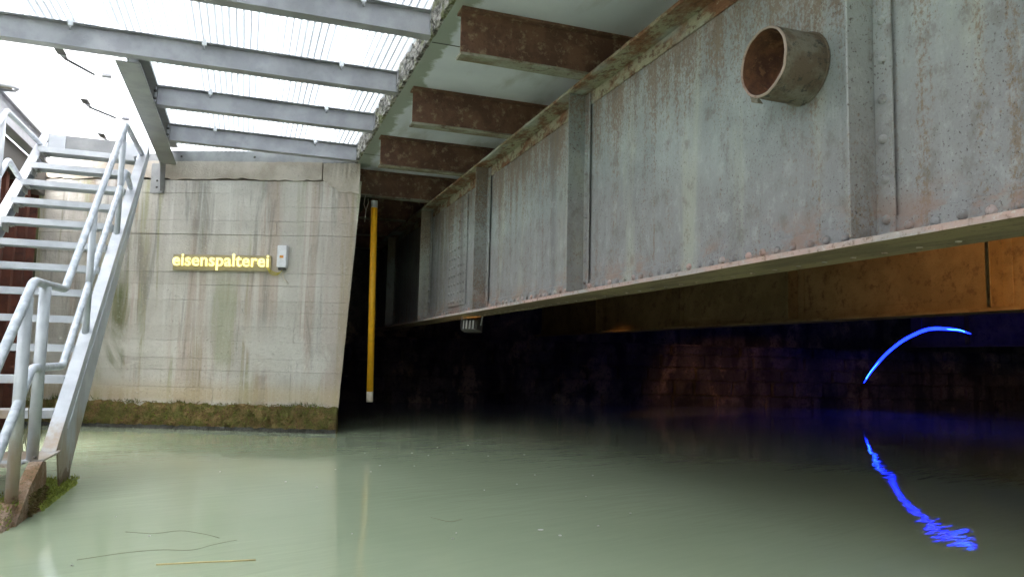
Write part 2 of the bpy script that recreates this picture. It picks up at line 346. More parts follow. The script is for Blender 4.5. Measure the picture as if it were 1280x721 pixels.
# ------------------------------------------------------------------ setting: water, banks
def grid(name, x0, x1, y0, y1, z, mat, nx=1, ny=1):
    bm = bmesh.new(); V = [[bm.verts.new((x0+(x1-x0)*i/nx, y0+(y1-y0)*j/ny, z)) for j in range(ny+1)] for i in range(nx+1)]
    for i in range(nx):
        for j in range(ny): bm.faces.new([V[i][j], V[i+1][j], V[i+1][j+1], V[i][j+1]])
    me = bpy.data.meshes.new(name); bm.to_mesh(me); bm.free(); me.materials.append(mat)
    o = bpy.data.objects.new(name, me); COL.objects.link(o); return struct(o)
grid('water', -150, 150, -9, 60, 0, M['water'])
mb = MB(); mb.prism([(-400, 160), (-2.45, 10.62), (1.45, 9.5), (1.5, 16.4), (30, 13.2), (400, 0), (400, 600), (-400, 600)], 'z', 2.9, 3.05)
struct(mb.obj('far_bank_ground', M['soil']))
mb = MB(); mb.prism([(-400, -5.5), (400, -7), (400, -500), (-400, -500)], 'z', -.5, 3.1)  # unseen bank, raised to block light from behind the camera
struct(mb.obj('near_bank_ground', M['soil']))

q = thing('light_block_wall', 'added unseen concrete wall that blocks low light on the far side of the stair', 'wall', (-4.8, 0, 0))  # out of view, added to block low light from the left
mb = MB(); mb.box(-5.6, -4.6, -6, 7.2, -.4, 2.7); mb.obj('wall_body', M['wall'], q)
mb = MB(); mb.box(-5.65, -4.55, -6, 7.2, 2.701, 2.9, .01); mb.obj('coping', M['cap'], q)
# ------------------------------------------------------------------ concrete abutment wall on the left
wall = thing('concrete_wall', 'weathered board-marked concrete canal wall with green streaks and mossy foot', 'wall', WP(1, 0))
S0, S1B, SLOPE = -.80, 2.94, .062
def sr(z): return S1B+SLOPE*z
mb = MB(); a, b = -.04, -.75
mb.hexa([WP(S0, -.4, b), WP(sr(-.4)-.36, -.4, b), WP(sr(-.4)-.012, -.4, a), WP(S0, -.4, a), WP(S0, 2.95, b), WP(sr(2.95)-.36, 2.95, b), WP(sr(2.95)-.012, 2.95, a), WP(S0, 2.95, a)])
mb.obj('wall_core', M['wall'], wall)
zs = [-.2, .29, .48, .68, .82, 1.02, 1.2, 1.36, 1.5, 1.68, 1.83, 2.05, 2.28, 2.45, 2.62, 2.78, 2.935]
for i in range(len(zs)-1):
    z0, z1 = zs[i], zs[i+1]; cuts = [S0]; p = S0+random.uniform(.9, 3.2)
    while p < 2.5: cuts.append(p); p += random.uniform(1.6, 3)
    cuts.append(None)
    for j in range(len(cuts)-1):
        g = random.choice((.0003, .0006, .0009, .0018)); dpt = random.uniform(-.002, .002)
        l0 = l1 = cuts[j]+g
        e0, e1 = (cuts[j+1]-g, cuts[j+1]-g) if cuts[j+1] is not None else (sr(z0), sr(z1))
        jz = lambda: random.uniform(-.002, .002)
        za, zb, zc, zd = z0+g+jz(), z0+g+jz(), z1-g+jz(), z1-g+jz()
        mb = MB(); bk = -.06
        sh_ = .036 if cuts[j+1] is None else 0
        mb.hexa([WP(l0, za, bk), WP(e0-sh_, zb, bk), WP(e0, zb, dpt), WP(l0, za, dpt), WP(l1, zd, bk), WP(e1-sh_, zc, bk), WP(e1, zc, dpt), WP(l1, zd, dpt)], bev=random.choice((.0006, .001, .0014, .002, .0045)))
        mb.obj('concrete_panel', M['wall'], wall)
# coping with a broken lower edge
def coping(s0, s1, ztop, zb, n, name, proud, seed, extra=None):
    random.seed(seed); mb = MB(); bm = mb.bm; rows = []
    for i in range(n+1):
        s_ = s0+(s1-s0)*i/n; z = (zb(s_) if callable(zb) else zb)+random.uniform(-.012, .014)
        sh = SLOPE*.1*0
        rows.append([bm.verts.new(WP(s_, z, proud)), bm.verts.new(WP(s_, ztop+random.uniform(-.005, .005), proud+random.uniform(-.004, .004))), bm.verts.new(WP(min(s_, 2.75), ztop, -.7)), bm.verts.new(WP(min(s_, 2.75), z, -.7))])
    for i in range(n):
        for k in range(4): bm.faces.new([rows[i][k], rows[i+1][k], rows[i+1][(k+1) % 4], rows[i][(k+1) % 4]])
    bm.faces.new(rows[0]); bm.faces.new(rows[-1][::-1])
    return mb.obj(name, M['cap'], wall)
coping(S0, 2.64, 3.165, lambda q: 2.95+.01*math.sin(q*5), 60, 'coping', .012, 3)
coping(2.655, 3.10, 3.155, lambda q: 2.955-.16*min(1, max(0, (q-2.655)/.22)), 16, 'repaired_corner', .018, 4)
random.seed(21)
# mossy foot of the wall
mb = MB(); bm = mb.bm; n, k = 150, 9; rows = []
for i in range(n+1):
    s_ = S0+(sr(0)-S0+.015)*i/n; row = []
    top = .30+.05*noise.noise(Vector((s_*3, 0, 0)))+.045*noise.noise(Vector((s_*9, 3, 0)))
    for j in range(k+1):
        t = j/k; z = -.12+(top+.12)*t; o_ = .07*math.sqrt(max(0, 1-t))+.012+.035*noise.noise(Vector((s_*10, z*14, 1)))+.02*noise.noise(Vector((s_*34, z*38, 4)))
        if j == k: o_ = -.01
        row.append(bm.verts.new(WP(s_, z, max(o_, .006) if j < k else o_)))
    rows.append(row)
for i in range(n):
    for j in range(k): f = bm.faces.new([rows[i][j], rows[i+1][j], rows[i+1][j+1], rows[i][j+1]]); f.smooth = True
bm.faces.new(rows[-1]+[bm.verts.new(WP(sr(0)+.015, -.12, -.02))])
o = mb.obj('moss_band', M['moss'], wall); o['kind'] = 'stuff'
def blades(name, mat, parent, n, fn):
    mb = MB(); bm = mb.bm
    for _ in range(n):
        p, d, L, wd = fn(); d = d.normalized(); side = d.cross(Vector((random.uniform(-1, 1), random.uniform(-1, 1), random.uniform(-1, 1)))).normalized()*wd
        bm.faces.new([bm.verts.new(p-side), bm.verts.new(p+side), bm.verts.new(p+d*L+side*.2), bm.verts.new(p+d*L-side*.2)])
    o = mb.obj(name, mat, parent); o['kind'] = 'stuff'; return o
def tuft():
    s_ = random.uniform(S0, sr(.1)); z = random.uniform(.02, .31); o_ = .07*math.sqrt(max(0, 1-(z+.12)/.42))+.012
    return WP(s_, z, o_), WALLN*random.uniform(.3, 1)+Vector((random.uniform(-.5, .5), random.uniform(-.5, .5), random.uniform(-1, .5))), random.uniform(.012, .035), random.uniform(.003, .007)
blades('moss_fronds', M['moss'], wall, 5200, tuft)
def tuft2():
    p, d, L, wd = tuft(); return p, d, L*1.3, wd*1.2
blades('moss_fronds', M['moss2'], wall, 900, tuft2)
def weed():
    c = random.choice((-.42, -.38, -.3, 2.36, 2.5, 2.58, 2.66, 1.1, .5, -.05)); s_ = random.gauss(c, .06); 
    return WP(s_, .29+random.uniform(-.03, .03), .01), WALLN*random.uniform(0, .6)+WALLD*random.uniform(-.6, .6)+Vector((0, 0, 1)), random.uniform(.02, .075 if c < 0 else .045), .004
blades('wall_weeds', M['grass'], wall, 300, weed)
mb = MB(); bm = mb.bm; rows = []
for i in range(121):
    s_ = S0+(sr(0)-S0+.03)*i/120; h_ = .045+.02*noise.noise(Vector((s_*14, 0, 7)))
    rows.append([bm.verts.new(WP(s_, -.05, .115)), bm.verts.new(WP(s_, h_, .105+.015*noise.noise(Vector((s_*20, 1, 1)))))])
for i in range(120): bm.faces.new([rows[i][0], rows[i+1][0], rows[i+1][1], rows[i][1]])
mb.obj('tide_mark', M['slime'], wall)['kind'] = 'stuff'
# ledger angle on top of the wall, hanger plate
lg = thing('ledger_angle', 'dark steel angle lying along the top of the concrete wall', 'angle', WP(1, 3.17))
mb = MB(); mb.hexa([WP(S0, 3.168, -.03), WP(3.02, 3.168, -.03), WP(3.02, 3.168, -.02), WP(S0, 3.168, -.02), WP(S0, 3.30, -.03), WP(3.02, 3.30, -.03), WP(3.02, 3.30, -.02), WP(S0, 3.30, -.02)]); mb.obj('upright_leg', M['trimmer'], lg)
mb = MB(); mb.hexa([WP(S0, 3.168, -.15), WP(3.02, 3.168, -.15), WP(3.02, 3.168, -.031), WP(S0, 3.168, -.031), WP(S0, 3.176, -.15), WP(3.02, 3.176, -.15), WP(3.02, 3.176, -.031), WP(S0, 3.176, -.031)]); mb.obj('flat_leg', M['trimmer'], lg)
for s_ in (.9, 1.8, 2.7): mb = MB(); mb.dome(WP(s_, 3.23, -.02), .014, .012, WALLN, 6); mb.obj('bolt', M['dark'], lg)
bk = thing('hanger_bracket', 'short grey steel bracket bolted to the wall below the long beam', 'bracket', WP(.65, 2.75))
mb = MB(); mb.hexa([WP(.56, 2.77, .005), WP(.73, 2.77, .005), WP(.73, 2.77, .02), WP(.56, 2.77, .02), WP(.56, 3.13, .005), WP(.73, 3.13, .005), WP(.73, 3.13, .02), WP(.56, 3.13, .02)], .002); pl = mb.obj('back_plate', M['trimmer'], bk)
mb = MB(); mb.hexa([WP(.715, 2.78, .021), WP(.73, 2.78, .021), WP(.73, 2.78, .11), WP(.715, 2.78, .11), WP(.715, 3.13, .021), WP(.73, 3.13, .021), WP(.73, 3.13, .14), WP(.715, 3.13, .14)]); mb.obj('side_plate', M['trimmer'], bk)
for z in (2.84, 2.92): mb = MB(); mb.dome(WP(.64, z, .02), .014, .014, WALLN, 6); mb.obj('bolt', M['dark'], bk)

# ------------------------------------------------------------------ abutment under the bridge
AB0, ABD = Vector((1.0, 14.9, 0)), Vector((.982, -.188, 0)); ABN = Vector((-.188, -.982, 0))
def AP(s_, z, o_=0): return AB0+ABD*s_+ABN*o_+Vector((0, 0, z))
ab = thing('stone_abutment', 'stone abutment, coloured darker for shade, standing in the water under the bridge', 'abutment', AP(8, 0))
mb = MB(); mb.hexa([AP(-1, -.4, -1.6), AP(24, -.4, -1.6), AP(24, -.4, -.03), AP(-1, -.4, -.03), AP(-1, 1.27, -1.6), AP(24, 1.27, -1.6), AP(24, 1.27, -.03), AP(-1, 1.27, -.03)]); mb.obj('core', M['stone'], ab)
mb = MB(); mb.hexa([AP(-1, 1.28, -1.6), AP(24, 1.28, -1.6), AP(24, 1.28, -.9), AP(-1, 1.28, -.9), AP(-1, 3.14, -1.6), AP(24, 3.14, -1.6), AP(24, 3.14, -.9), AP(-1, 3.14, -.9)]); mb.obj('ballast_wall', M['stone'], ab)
random.seed(31); z = -.2
for h_ in (.42, .30, .27, .26, .2):
    s_ = -1+random.uniform(0, .4)
    while s_ < 18:
        L = random.uniform(.4, 1.2); d_ = random.uniform(0, .07); J = lambda: random.uniform(-.012, .022)
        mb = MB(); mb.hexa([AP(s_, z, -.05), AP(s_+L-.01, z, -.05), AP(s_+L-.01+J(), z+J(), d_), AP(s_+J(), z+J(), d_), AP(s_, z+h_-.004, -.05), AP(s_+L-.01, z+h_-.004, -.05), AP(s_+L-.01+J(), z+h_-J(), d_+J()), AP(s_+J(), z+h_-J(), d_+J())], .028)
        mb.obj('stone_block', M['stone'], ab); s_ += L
    z += h_
# return wall between the canal wall and the recess
rw = thing('return_wall', 'dark concrete side wall running back from the canal wall into the shade', 'wall', (1.3, 11.5, 0))
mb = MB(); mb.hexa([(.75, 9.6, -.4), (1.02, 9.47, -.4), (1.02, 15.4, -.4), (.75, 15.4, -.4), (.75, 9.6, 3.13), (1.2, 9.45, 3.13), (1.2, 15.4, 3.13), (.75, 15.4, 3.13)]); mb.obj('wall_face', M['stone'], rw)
for i in range(5):
    mb = MB(); z0 = .1+i*.6; y0 = 9.7; q = (z0)*.051
    mb.hexa([(1.01+q, 9.6, z0), (1.045+q, 9.6, z0), (1.045+q, 15.2, z0), (1.01+q, 15.2, z0), (1.04+q, 9.6, z0+.58), (1.075+q, 9.6, z0+.58), (1.075+q, 15.2, z0+.58), (1.04+q, 15.2, z0+.58)], .006); mb.obj('concrete_lift', M['stone'], rw)

# ------------------------------------------------------------------ bridge slab
deck = thing('bridge_slab', 'pale grey concrete bridge slab with a crumbling outer edge', 'bridge deck', (5, 5, 3.15))
mb = MB(); mb.box(1.155, 45, -6, 16, 3.15, 3.5); mb.obj('slab', M['slab'], deck)
random.seed(5); mb = MB(); bm = mb.bm; ny, nz = 300, 8; rows = []
for i in range(ny+1):
    y = -4+14.2*i/ny; row = []
    for j in range(nz+1):
        z_ = 3.152+.345*j/nz; t = .022+.03*noise.noise(Vector((y*6, z_*8, 0)))+.022*noise.noise(Vector((y*19, z_*22, 5)))
        row.append(bm.verts.new((1.154-max(t, .003), y, z_+(.012*noise.noise(Vector((y*9, 2, 8))) if j == 0 else 0))))
    rows.append(row)
for i in range(ny):
    for j in range(nz): bm.faces.new([rows[i][j], rows[i+1][j], rows[i+1][j+1], rows[i][j+1]])
for i in range(ny):   # close the strip to the slab
    for j in (0, nz):
        z_ = rows[i][j].co.z; bm.faces.new([rows[i][j], rows[i+1][j], bm.verts.new((1.156, rows[i+1][j].co.y, rows[i+1][j].co.z)), bm.verts.new((1.156, rows[i][j].co.y, z_))])
mb.obj('crumbled_edge', M['crumble'], deck)
mb = MB(); mb.box(1.3, 45, -6, 16, 3.504, 3.56); mb.obj('road_surface', M['tape'], deck)
random.seed(8)
for y in (5.08, 8.3): mb = MB(); mb.box(1.16, 5, y, y+.006, 3.146, 3.1505); mb.obj('shutter_joint', M['dark'], deck)

# ------------------------------------------------------------------ rusty cross beams
def ibeam_x(root, x0, x1, yc, z0, z1, fwid, tf, tw, mweb, mfl, wavy=0):
    mb = MB(); n = 14 if wavy else 1; mb.box(x0+(.01 if wavy else 0), x1, yc-tw/2, yc+tw/2, z0+tf, z1-tf); a = mb.obj('web', mweb, root)
    mb = MB()
    if wavy:
        bm = mb.bm; rows = []; n = 90
        for i in range(n+1):
            x = x0+(x1-x0)*i/n; e = random.uniform(0, .012)
            rows.append([bm.verts.new(p) for p in ((x, yc-fwid/2+e, z0+random.uniform(-.002, .002)), (x, yc+fwid/2-random.uniform(0, .01), z0), (x, yc+fwid/2, z0+tf), (x, yc-fwid/2+e, z0+tf))])
        for i in range(n):
            for k in range(4): bm.faces.new([rows[i][k], rows[i+1][k], rows[i+1][(k+1) % 4], rows[i][(k+1) % 4]])
        bm.faces.new(rows[0]); bm.faces.new(rows[-1][::-1])
    else: mb.box(x0, x1, yc-fwid/2, yc+fwid/2, z0, z0+tf, .002)
    mb.obj('bottom_flange', mfl, root)
    mb = MB(); mb.box(x0, x1, yc-fwid/2, yc+fwid/2, z1-tf, z1); mb.obj('top_flange', mweb if wavy else mfl, root)
    return root
wheres = ['nearest the wide pipe, its flange end torn and bent', 'second along the slab edge from the pipe', 'third along the slab edge, one short of the yellow pole', 'that the yellow pole hangs from', 'just behind the hanging yellow pole', 'deep in the shade behind the yellow pole', 'last before the abutment in the dark']
for i, y in enumerate((4.52, 6.06, 7.56, 9.08, 10.6, 12.1, 13.6)):
    t = thing('cross_beam', 'rusty brown steel cross beam under the slab '+wheres[i], 'beam', (1.7, y, 2.83), 'rusty cross beams under the bridge slab')
    ibeam_x(t, 1.215+random.uniform(-.01, .01), 21.8, y, 2.832, 3.149, .13, .016, .014, M['xbeam'], M['xfl'], 1)
for i, y in enumerate((2.98, 1.44, -.1)):
    t = thing('cross_beam', 'rusty brown steel cross beam over the pipe, %s' % ('first above the pipe end', 'second above the pipe end', 'third above the pipe end')[i], 'beam', (1.7, y, 2.83), 'rusty cross beams under the bridge slab')
    ibeam_x(t, 1.22, 21.8, y, 2.832, 3.149, .13, .016, .014, M['xbeam'], M['xfl'], 1)

# ------------------------------------------------------------------ plate girders
RV = MB().dome((0, 0, 0), .021, .016, (-1, 0, 0)).mesh('rivet', M['girder'])
RV2 = MB().dome((0, 0, 0), .021, .016, (-1, 0, 0)).mesh('rivet_rusty', M['botfl'])
RV3 = MB().dome((0, 0, 0), .013, .009, (0, 0, -1), 6).mesh('rivet_under', M['botfl'])
def girder(name, label, XW, Y0, Y1, stiff, mweb, mtop, mbot, detail):
    g = thing(name, label, 'girder', (XW, (Y0+Y1)/2, 1.34)); zb, zt = 1.345, 2.83
    mb = MB(); mb.box(XW-.007, XW+.007, Y0, Y1, zb+.02, zt-.02); web = mb.obj('web', mweb, g)
    # top flange plate and angles, worn edge
    mb = MB(); bm = mb.bm; rows = []; n = 260 if detail else 2
    for i in range(n+1):
        y = Y0+(Y1-Y0)*i/n; e = (.008*noise.noise(Vector((y*5, 1, 0)))+.006*noise.noise(Vector((y*21, 4, 0)))) if detail else 0
        rows.append([bm.verts.new(p) for p in ((XW-.16+e, y, zt-.022+e*.4), (XW+.16, y, zt-.022), (XW+.16, y, zt), (XW-.16+e, y, zt+e*.3))])
    for i in range(n):
        for k in range(4): bm.faces.new([rows[i][k], rows[i+1][k], rows[i+1][(k+1) % 4], rows[i][(k+1) % 4]])
    bm.faces.new(rows[0]); bm.faces.new(rows[-1][::-1]); mb.obj('top_flange', mtop, g)
    mb = MB(); bm = mb.bm; rows = []
    for i in range(n+1):
        y = Y0+(Y1-Y0)*i/n; e = (.006*noise.noise(Vector((y*4, 7, 0)))+.007*noise.noise(Vector((y*23, 9, 0)))) if detail else 0
        if detail and 3.05 < y < 3.75: e -= .012*math.sin((y-3.05)/.7*math.pi)
        rows.append([bm.verts.new(p) for p in ((XW-.16-e*.6, y, zb-.002), (XW-.16-e*.6, y, zb+.02+e*.2), (XW+.16+e, y, zb+.02), (XW+.16+e*1.6, y, zb-.002+e*.2))])
    for i in range(n):
        for k in range(4): bm.faces.new([rows[i][k], rows[i+1][k], rows[i+1][(k+1) % 4], rows[i][(k+1) % 4]])
    bm.faces.new(rows[0]); bm.faces.new(rows[-1][::-1]); mb.obj('bottom_flange', mbot, g)
    ys = sorted(stiff); edges = [Y0]+ys+[Y1]
    for sgn, nm in ((-1, 'near'), (1, 'far')):
        mb = MB(); mb.box(*sorted((XW+sgn*.008, XW+sgn*.019)), Y0, Y1, zb+.021, zb+.115, .003); mb.obj('bottom_angle', mweb, g)
        mb = MB(); mb.box(*sorted((XW+sgn*.008, XW+sgn*.11)), Y0, Y1, zb+.0205, zb+.032); mb.obj('bottom_angle_leg', mbot if detail else mweb, g)
        mb = MB(); mb.box(*sorted((XW+sgn*.008, XW+sgn*.019)), Y0, Y1, zt-.115, zt-.0225, .003); mb.obj('top_angle', mtop if detail and sgn < 0 else mweb, g)
    for y in ys:
        for sgn in (-1, 1):
            mb = MB(); mb.box(*sorted((XW+sgn*.0195, XW+sgn*.154)), y, y+.012, zb+.033, zt-.0235, .002); st = mb.obj('stiffener', mweb, g)
            mb = MB(); mb.box(*sorted((XW+sgn*.0195, XW+sgn*.030)), y-.085, y-.0005, zb+.034, zt-.03, .003); mb.obj('stiffener_leg', mweb, st)
            if detail and sgn < 0:
                for k in range(9): inst(RV, 'rivet', st, (XW-.030, y-.045+random.uniform(-.003, .003), zb+.10+k*.155))
    if detail:
        y = 1.2
        while y < 9.6:
            if not any(-.1 < y-q < .03 for q in ys): inst(RV2 if random.random() < .3 else RV, 'rivet', g, (XW-.019, y+random.uniform(-.006, .006), zb+.066+random.uniform(-.004, .004)))
            y += .102
        for k in range(46): inst(RV3, 'rivet', g, (XW+.07, 1.9+k*.16, zb-.002))
        # splice plate with its rivet field
        mb = MB(); mb.box(XW-.026, XW-.0075, 7.78, 8.5, zb+.13, zt-.13, .004); sp = mb.obj('splice_plate', mweb, g)
        for a_ in (7.84, 7.95, 8.06, 8.22, 8.33, 8.44):
            for k in range(12): inst(RV, 'rivet', sp, (XW-.026, a_, zb+.18+k*.10))
    return g
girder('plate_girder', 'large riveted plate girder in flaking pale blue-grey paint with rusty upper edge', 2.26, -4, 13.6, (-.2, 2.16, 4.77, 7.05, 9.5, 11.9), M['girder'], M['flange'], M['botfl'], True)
girder('plate_girder', 'brown plate girder lit orange, behind the large pale girder', 5.5, -4, 13.6, (-.5, 1.84, 4.1, 6.36, 8.62, 10.9), M['girder2'], M['girder2'], M['girder2'], False)
girder('plate_girder', 'unlit plate girder in the dark behind the blue light arc', 13.6, -4, 12.3, (4.1, 6.36, 8.62, 10.9), M['girder2'], M['girder2'], M['girder2'], False)

# ------------------------------------------------------------------ drain pipe stub through the girder
def ring_pipe():
    t = thing('drain_pipe', 'short wide rusty pipe stub sticking out of the pale girder', 'pipe', (2.25, 2.56, 2.19))
    cy, cz, ro, ri, xa, xb = 2.56, 2.19, .151, .139, 2.03, 2.25; n = 56
    def ring(bm, x, r, j=0): return [bm.verts.new((x+j*noise.noise(Vector((math.cos(2*math.pi*k/n)*3, math.sin(2*math.pi*k/n)*3, 2))), cy+r*math.cos(2*math.pi*k/n), cz+r*math.sin(2*math.pi*k/n))) for k in range(n)]
    def loft(bm, rs):
        for a_, b_ in zip(rs, rs[1:]):
            for k in range(n): f = bm.faces.new([a_[k], a_[(k+1) % n], b_[(k+1) % n], b_[k]]); f.smooth = True
    mb = MB(); loft(mb.bm, [ring(mb.bm, xa+.006, ro, .006), ring(mb.bm, xa+.1, ro+.001), ring(mb.bm, xb, ro+.002)]); mb.obj('pipe_wall', M['pipe'], t)
    mb = MB(); loft(mb.bm, [ring(mb.bm, xa+.007, ro-.0005, .006), ring(mb.bm, xa, ro-.004, .006), ring(mb.bm, xa, ri+.002, .006), ring(mb.bm, xa+.007, ri+.0005, .006)]); mb.obj('rim', M['rim'], t)
    mb = MB(); q = ring(mb.bm, xb-.03, ri); loft(mb.bm, [ring(mb.bm, xa+.006, ri, .006), ring(mb.bm, xa+.1, ri), q]); mb.bm.faces.new(q); mb.obj('bore', M['pipein'], t)
    mb = MB(); pts = [(xb-.004, cy+(ro+.005)*math.cos(2*math.pi*k/40), cz+(ro+.005)*math.sin(2*math.pi*k/40)) for k in range(41)]; mb.tube(pts, .005, 6, False); mb.obj('weld_bead', M['pipe'], t)
    mb = MB(); XT = 1.97
    mb.hexa([(2.04, cy+.045, cz-.165), (2.07, cy+.045, cz-.165), (2.07, cy+.085, cz-.15), (2.04, cy+.085, cz-.15), (2.04, cy+.04, cz-.14), (2.04, cy+.04, cz-.14), (2.04, cy+.1, cz-.105), (2.04, cy+.1, cz-.105)]); mb.obj('rim_tab', M['pipe'], t)
ring_pipe()

# ------------------------------------------------------------------ walkway purlins and translucent sheets
PZ0, PZ1 = 3.152, 3.34
labels = {5.03: 'galvanised purlin crossing in front of the long sheet joint, farthest from the wall', 6.26: 'galvanised purlin carrying the head of the long beam beside the stair', 7.46: 'galvanised purlin, second out from the concrete wall', 8.69: 'galvanised purlin closest to the concrete wall'}
def purlin(y, x0, x1, label):
    t = thing('purlin', label, 'purlin', ((x0+x1)/2, y, PZ0), 'galvanised purlins under the walkway'); mz = M['purlin']
    mb = MB(); mb.box(x0, x1, y-.003, y+.003, PZ0+.0085, PZ1-.0085); mb.obj('web', mz, t)
    mb = MB(); mb.box(x0, x1, y-.05, y+.05, PZ0, PZ0+.008, .0015); mb.obj('bottom_flange', mz, t)
    mb = MB(); mb.box(x0, x1, y-.05, y+.05, PZ1-.008, PZ1, .0015); mb.obj('top_flange', mz, t)
    mb = MB(); mb.box(x1-.012, x1, y-.045, y-.0035, PZ0+.01, PZ1-.01); mb.obj('end_plate', mz, t)
    for x in (-2.2, -1.35, -.42, .65):
        if x > x0+.1:
            mb = MB(); mb.box(x-.018, x+.018, y-.062, y-.046, PZ1-.035, PZ1+.03, .003); c = mb.obj('sheet_clamp', M['white'], t)
            mb = MB(); mb.tube([(x, y-.054, PZ1-.065), (x, y-.054, PZ1-.03)], .009, 8); mb.obj('clamp_bolt', M['purlin'], c)
    return t
for y, lb in labels.items(): purlin(y, -4.45 if y < 6.5 else -.875, 1.135, lb)
for i, y in enumerate((3.8, 2.6, 1.4, .2, -1.0, -2.2)): purlin(y, -4.45, 1.135, 'galvanised purlin of the walkway, %s one over open water' % ('first', 'second', 'third', 'fourth', 'fifth', 'last')[i])
# long beams beside the stair
def ibeam_y(name, label, xc, y0, y1, z0, z1, fwid, tf, mz, cat='beam'):
    t = thing(name, label, cat, (xc, (y0+y1)/2, z0))
    mb = MB(); mb.box(xc-.005, xc+.005, y0, y1, z0+tf+.0005, z1-tf-.0005); mb.obj('web', mz, t)
    mb = MB(); mb.box(xc-fwid/2, xc+fwid/2, y0, y1, z0, z0+tf, .002); mb.obj('bottom_flange', mz, t)
    mb = MB(); mb.box(xc-fwid/2, xc+fwid/2, y0, y1, z1-tf, z1, .002); mb.obj('top_flange', mz, t)
    return t
t = ibeam_y('trimmer_beam', 'grey steel beam running to the wall between stair opening and purlins', -.965, 6.315, 9.66, 3.12, 3.338, .18, .011, M['trimmer'])
for y in (7.46, 8.69):
    mb = MB(); mb.box(-.893, -.877, y-.075, y-.052, 3.17, 3.31, .002); c = mb.obj('cleat', M['purlin'], t)
    for z in (3.2, 3.27): mb = MB(); mb.dome((-.885, y-.075, z), .016, .012, (0, -1, 0), 6); mb.obj('cleat_bolt', M['dark'], c)
ibeam_y('trimmer_beam', 'grey steel channel above the left handrail of the stair', -2.30, 6.315, 9.95, 3.02, 3.30, .12, .012, M['purlin'])
# ribbed translucent sheets
def sheet(x0, x1, y0, y1, label, z=3.346, hump=.016):
    mb = MB(); bm = mb.bm; p = .055; n = max(2, round((x1-x0)/p)); xs = []
    for i in range(n):
        a_ = x0+(x1-x0)*i/n; d_ = (x1-x0)/n
        xs += [(a_, 0), (a_+d_*.40, 0), (a_+d_*.52, hump), (a_+d_*.88, hump)]
    xs.append((x1, 0)); nyy = 6; rows = [[bm.verts.new((x, y0+(y1-y0)*j/nyy, z+h_)) for x, h_ in xs] for j in range(nyy+1)]
    for a_, b_ in zip(rows, rows[1:]):
        for i in range(len(xs)-1): bm.faces.new([a_[i], a_[i+1], b_[i+1], b_[i]])
    bm.normal_update()
    o = mb.obj('ribbed_sheet', M['sheet'], None, ((x0+x1)/2, (y0+y1)/2, z)); tag(o, label, 'roof sheet', 'translucent ribbed walkway sheets')
    md = o.modifiers.new('thickness', 'SOLIDIFY'); md.thickness = .0025; md.offset = 1
    return o
sheet(.205, 1.14, 5.35, 9.6, 'translucent ribbed sheet against the slab edge, near the concrete wall')
sheet(-.99, .20, 5.35, 9.75, 'translucent ribbed sheet beside the long stair beam, over the neon sign', 3.3465)
sheet(.1, 1.14, -3.5, 5.34, 'translucent ribbed sheet along the slab edge over open water', 3.350)
sheet(-.99, .095, -3.5, 5.34, 'translucent ribbed sheet over the middle of the open water', 3.3505)
sheet(-1.16, -1.0, -3.5, 6.2, 'narrow translucent ribbed strip between the two long joints', 3.353)
sheet(-2.25, -1.17, -3.5, 6.3, 'translucent ribbed sheet in front of the white hatch panels', 3.349)
sheet(-3.35, -2.255, -3.5, 6.3, 'translucent ribbed sheet one in from the outer edge of the walkway', 3.3495)
sheet(-4.42, -3.355, -3.5, 6.3, 'translucent ribbed sheet added unseen at the outer edge of the walkway to cut low sky light', 3.349)  # unseen extra sheet, added to cut direct sky from the left
# hatch panels above the stair, each with a gas strut
hl = ['white hatch panel over the lower part of the stair', 'white hatch panel in the middle above the stair', 'white hatch panel over the head of the stair by the wall']
ys = (6.32, 7.32, 8.42, 9.95)
for i in range(3):
    t = thing('hatch_panel', hl[i], 'hatch', (-1.6, (ys[i]+ys[i+1])/2, 3.25)); y1 = ys[i+1]
    mb = MB(); mb.box(-2.235, -1.06, ys[i]+.004, y1-.004, 3.262, 3.276, .002); mb.obj('panel', M['hatch'], t)
    for x in (-2.22, -1.075): mb = MB(); mb.box(x-.012, x+.012, ys[i]+.01, y1-.01, 3.277, 3.31); mb.obj('edge_rib', M['hatch'], t)
for i, (bx_, by, ex, ey) in enumerate(((-1.50, 6.70, -1.25, 7.05), (-1.55, 8.0, -1.27, 8.32), (-1.6, 9.22, -1.35, 9.45))):
    t = thing('gas_strut', 'black gas strut under the hatch panel %s' % ('over the lower stair', 'in the middle above the stair', 'by the wall at the stair head')[i], 'gas strut', (bx_, by, 3.25), 'gas struts under the hatch panels')
    mb = MB(); mb.box(bx_-.035, bx_+.03, by-.12, by+.02, 3.250, 3.2615, .003); b_ = mb.obj('bracket', M['dark'], t)
    mb = MB(); mb.box(bx_-.02, bx_+.025, by+.03, by+.10, 3.250, 3.2615, .003); mb.obj('mounting_lug', M['purlin'], t)
    mb = MB(); mb.tube([(bx_+.01, by+.07, 3.24), (ex-.08, ey, 3.235)], .011, 8); c = mb.obj('cylinder', M['black'], t)
    mb = MB(); mb.tube([(ex-.08, ey, 3.235), (ex, ey+.04, 3.235)], .006, 6); mb.obj('rod', M['purlin'], c)
    mb = MB(); mb.box(ex-.02, ex+.05, ey, ey+.06, 3.235, 3.2615, .003); mb.obj('end_lug', M['purlin'], t)
t = thing('latch_handle', 'rounded steel latch handle under the middle hatch panel', 'handle', (-2.18, 7.8, 3.23))
mb = MB(); mb.tube([(-2.24, 7.85, 3.24), (-2.10, 7.83, 3.24), (-2.06, 7.76, 3.24), (-2.10, 7.69, 3.24), (-2.24, 7.68, 3.24)], .016, 8); mb.obj('loop', M['purlin'], t)
mb = MB(); mb.box(-2.235, -2.12, 7.70, 7.82, 3.245, 3.2612, .004); mb.obj('latch_plate', M['xfl'], t)

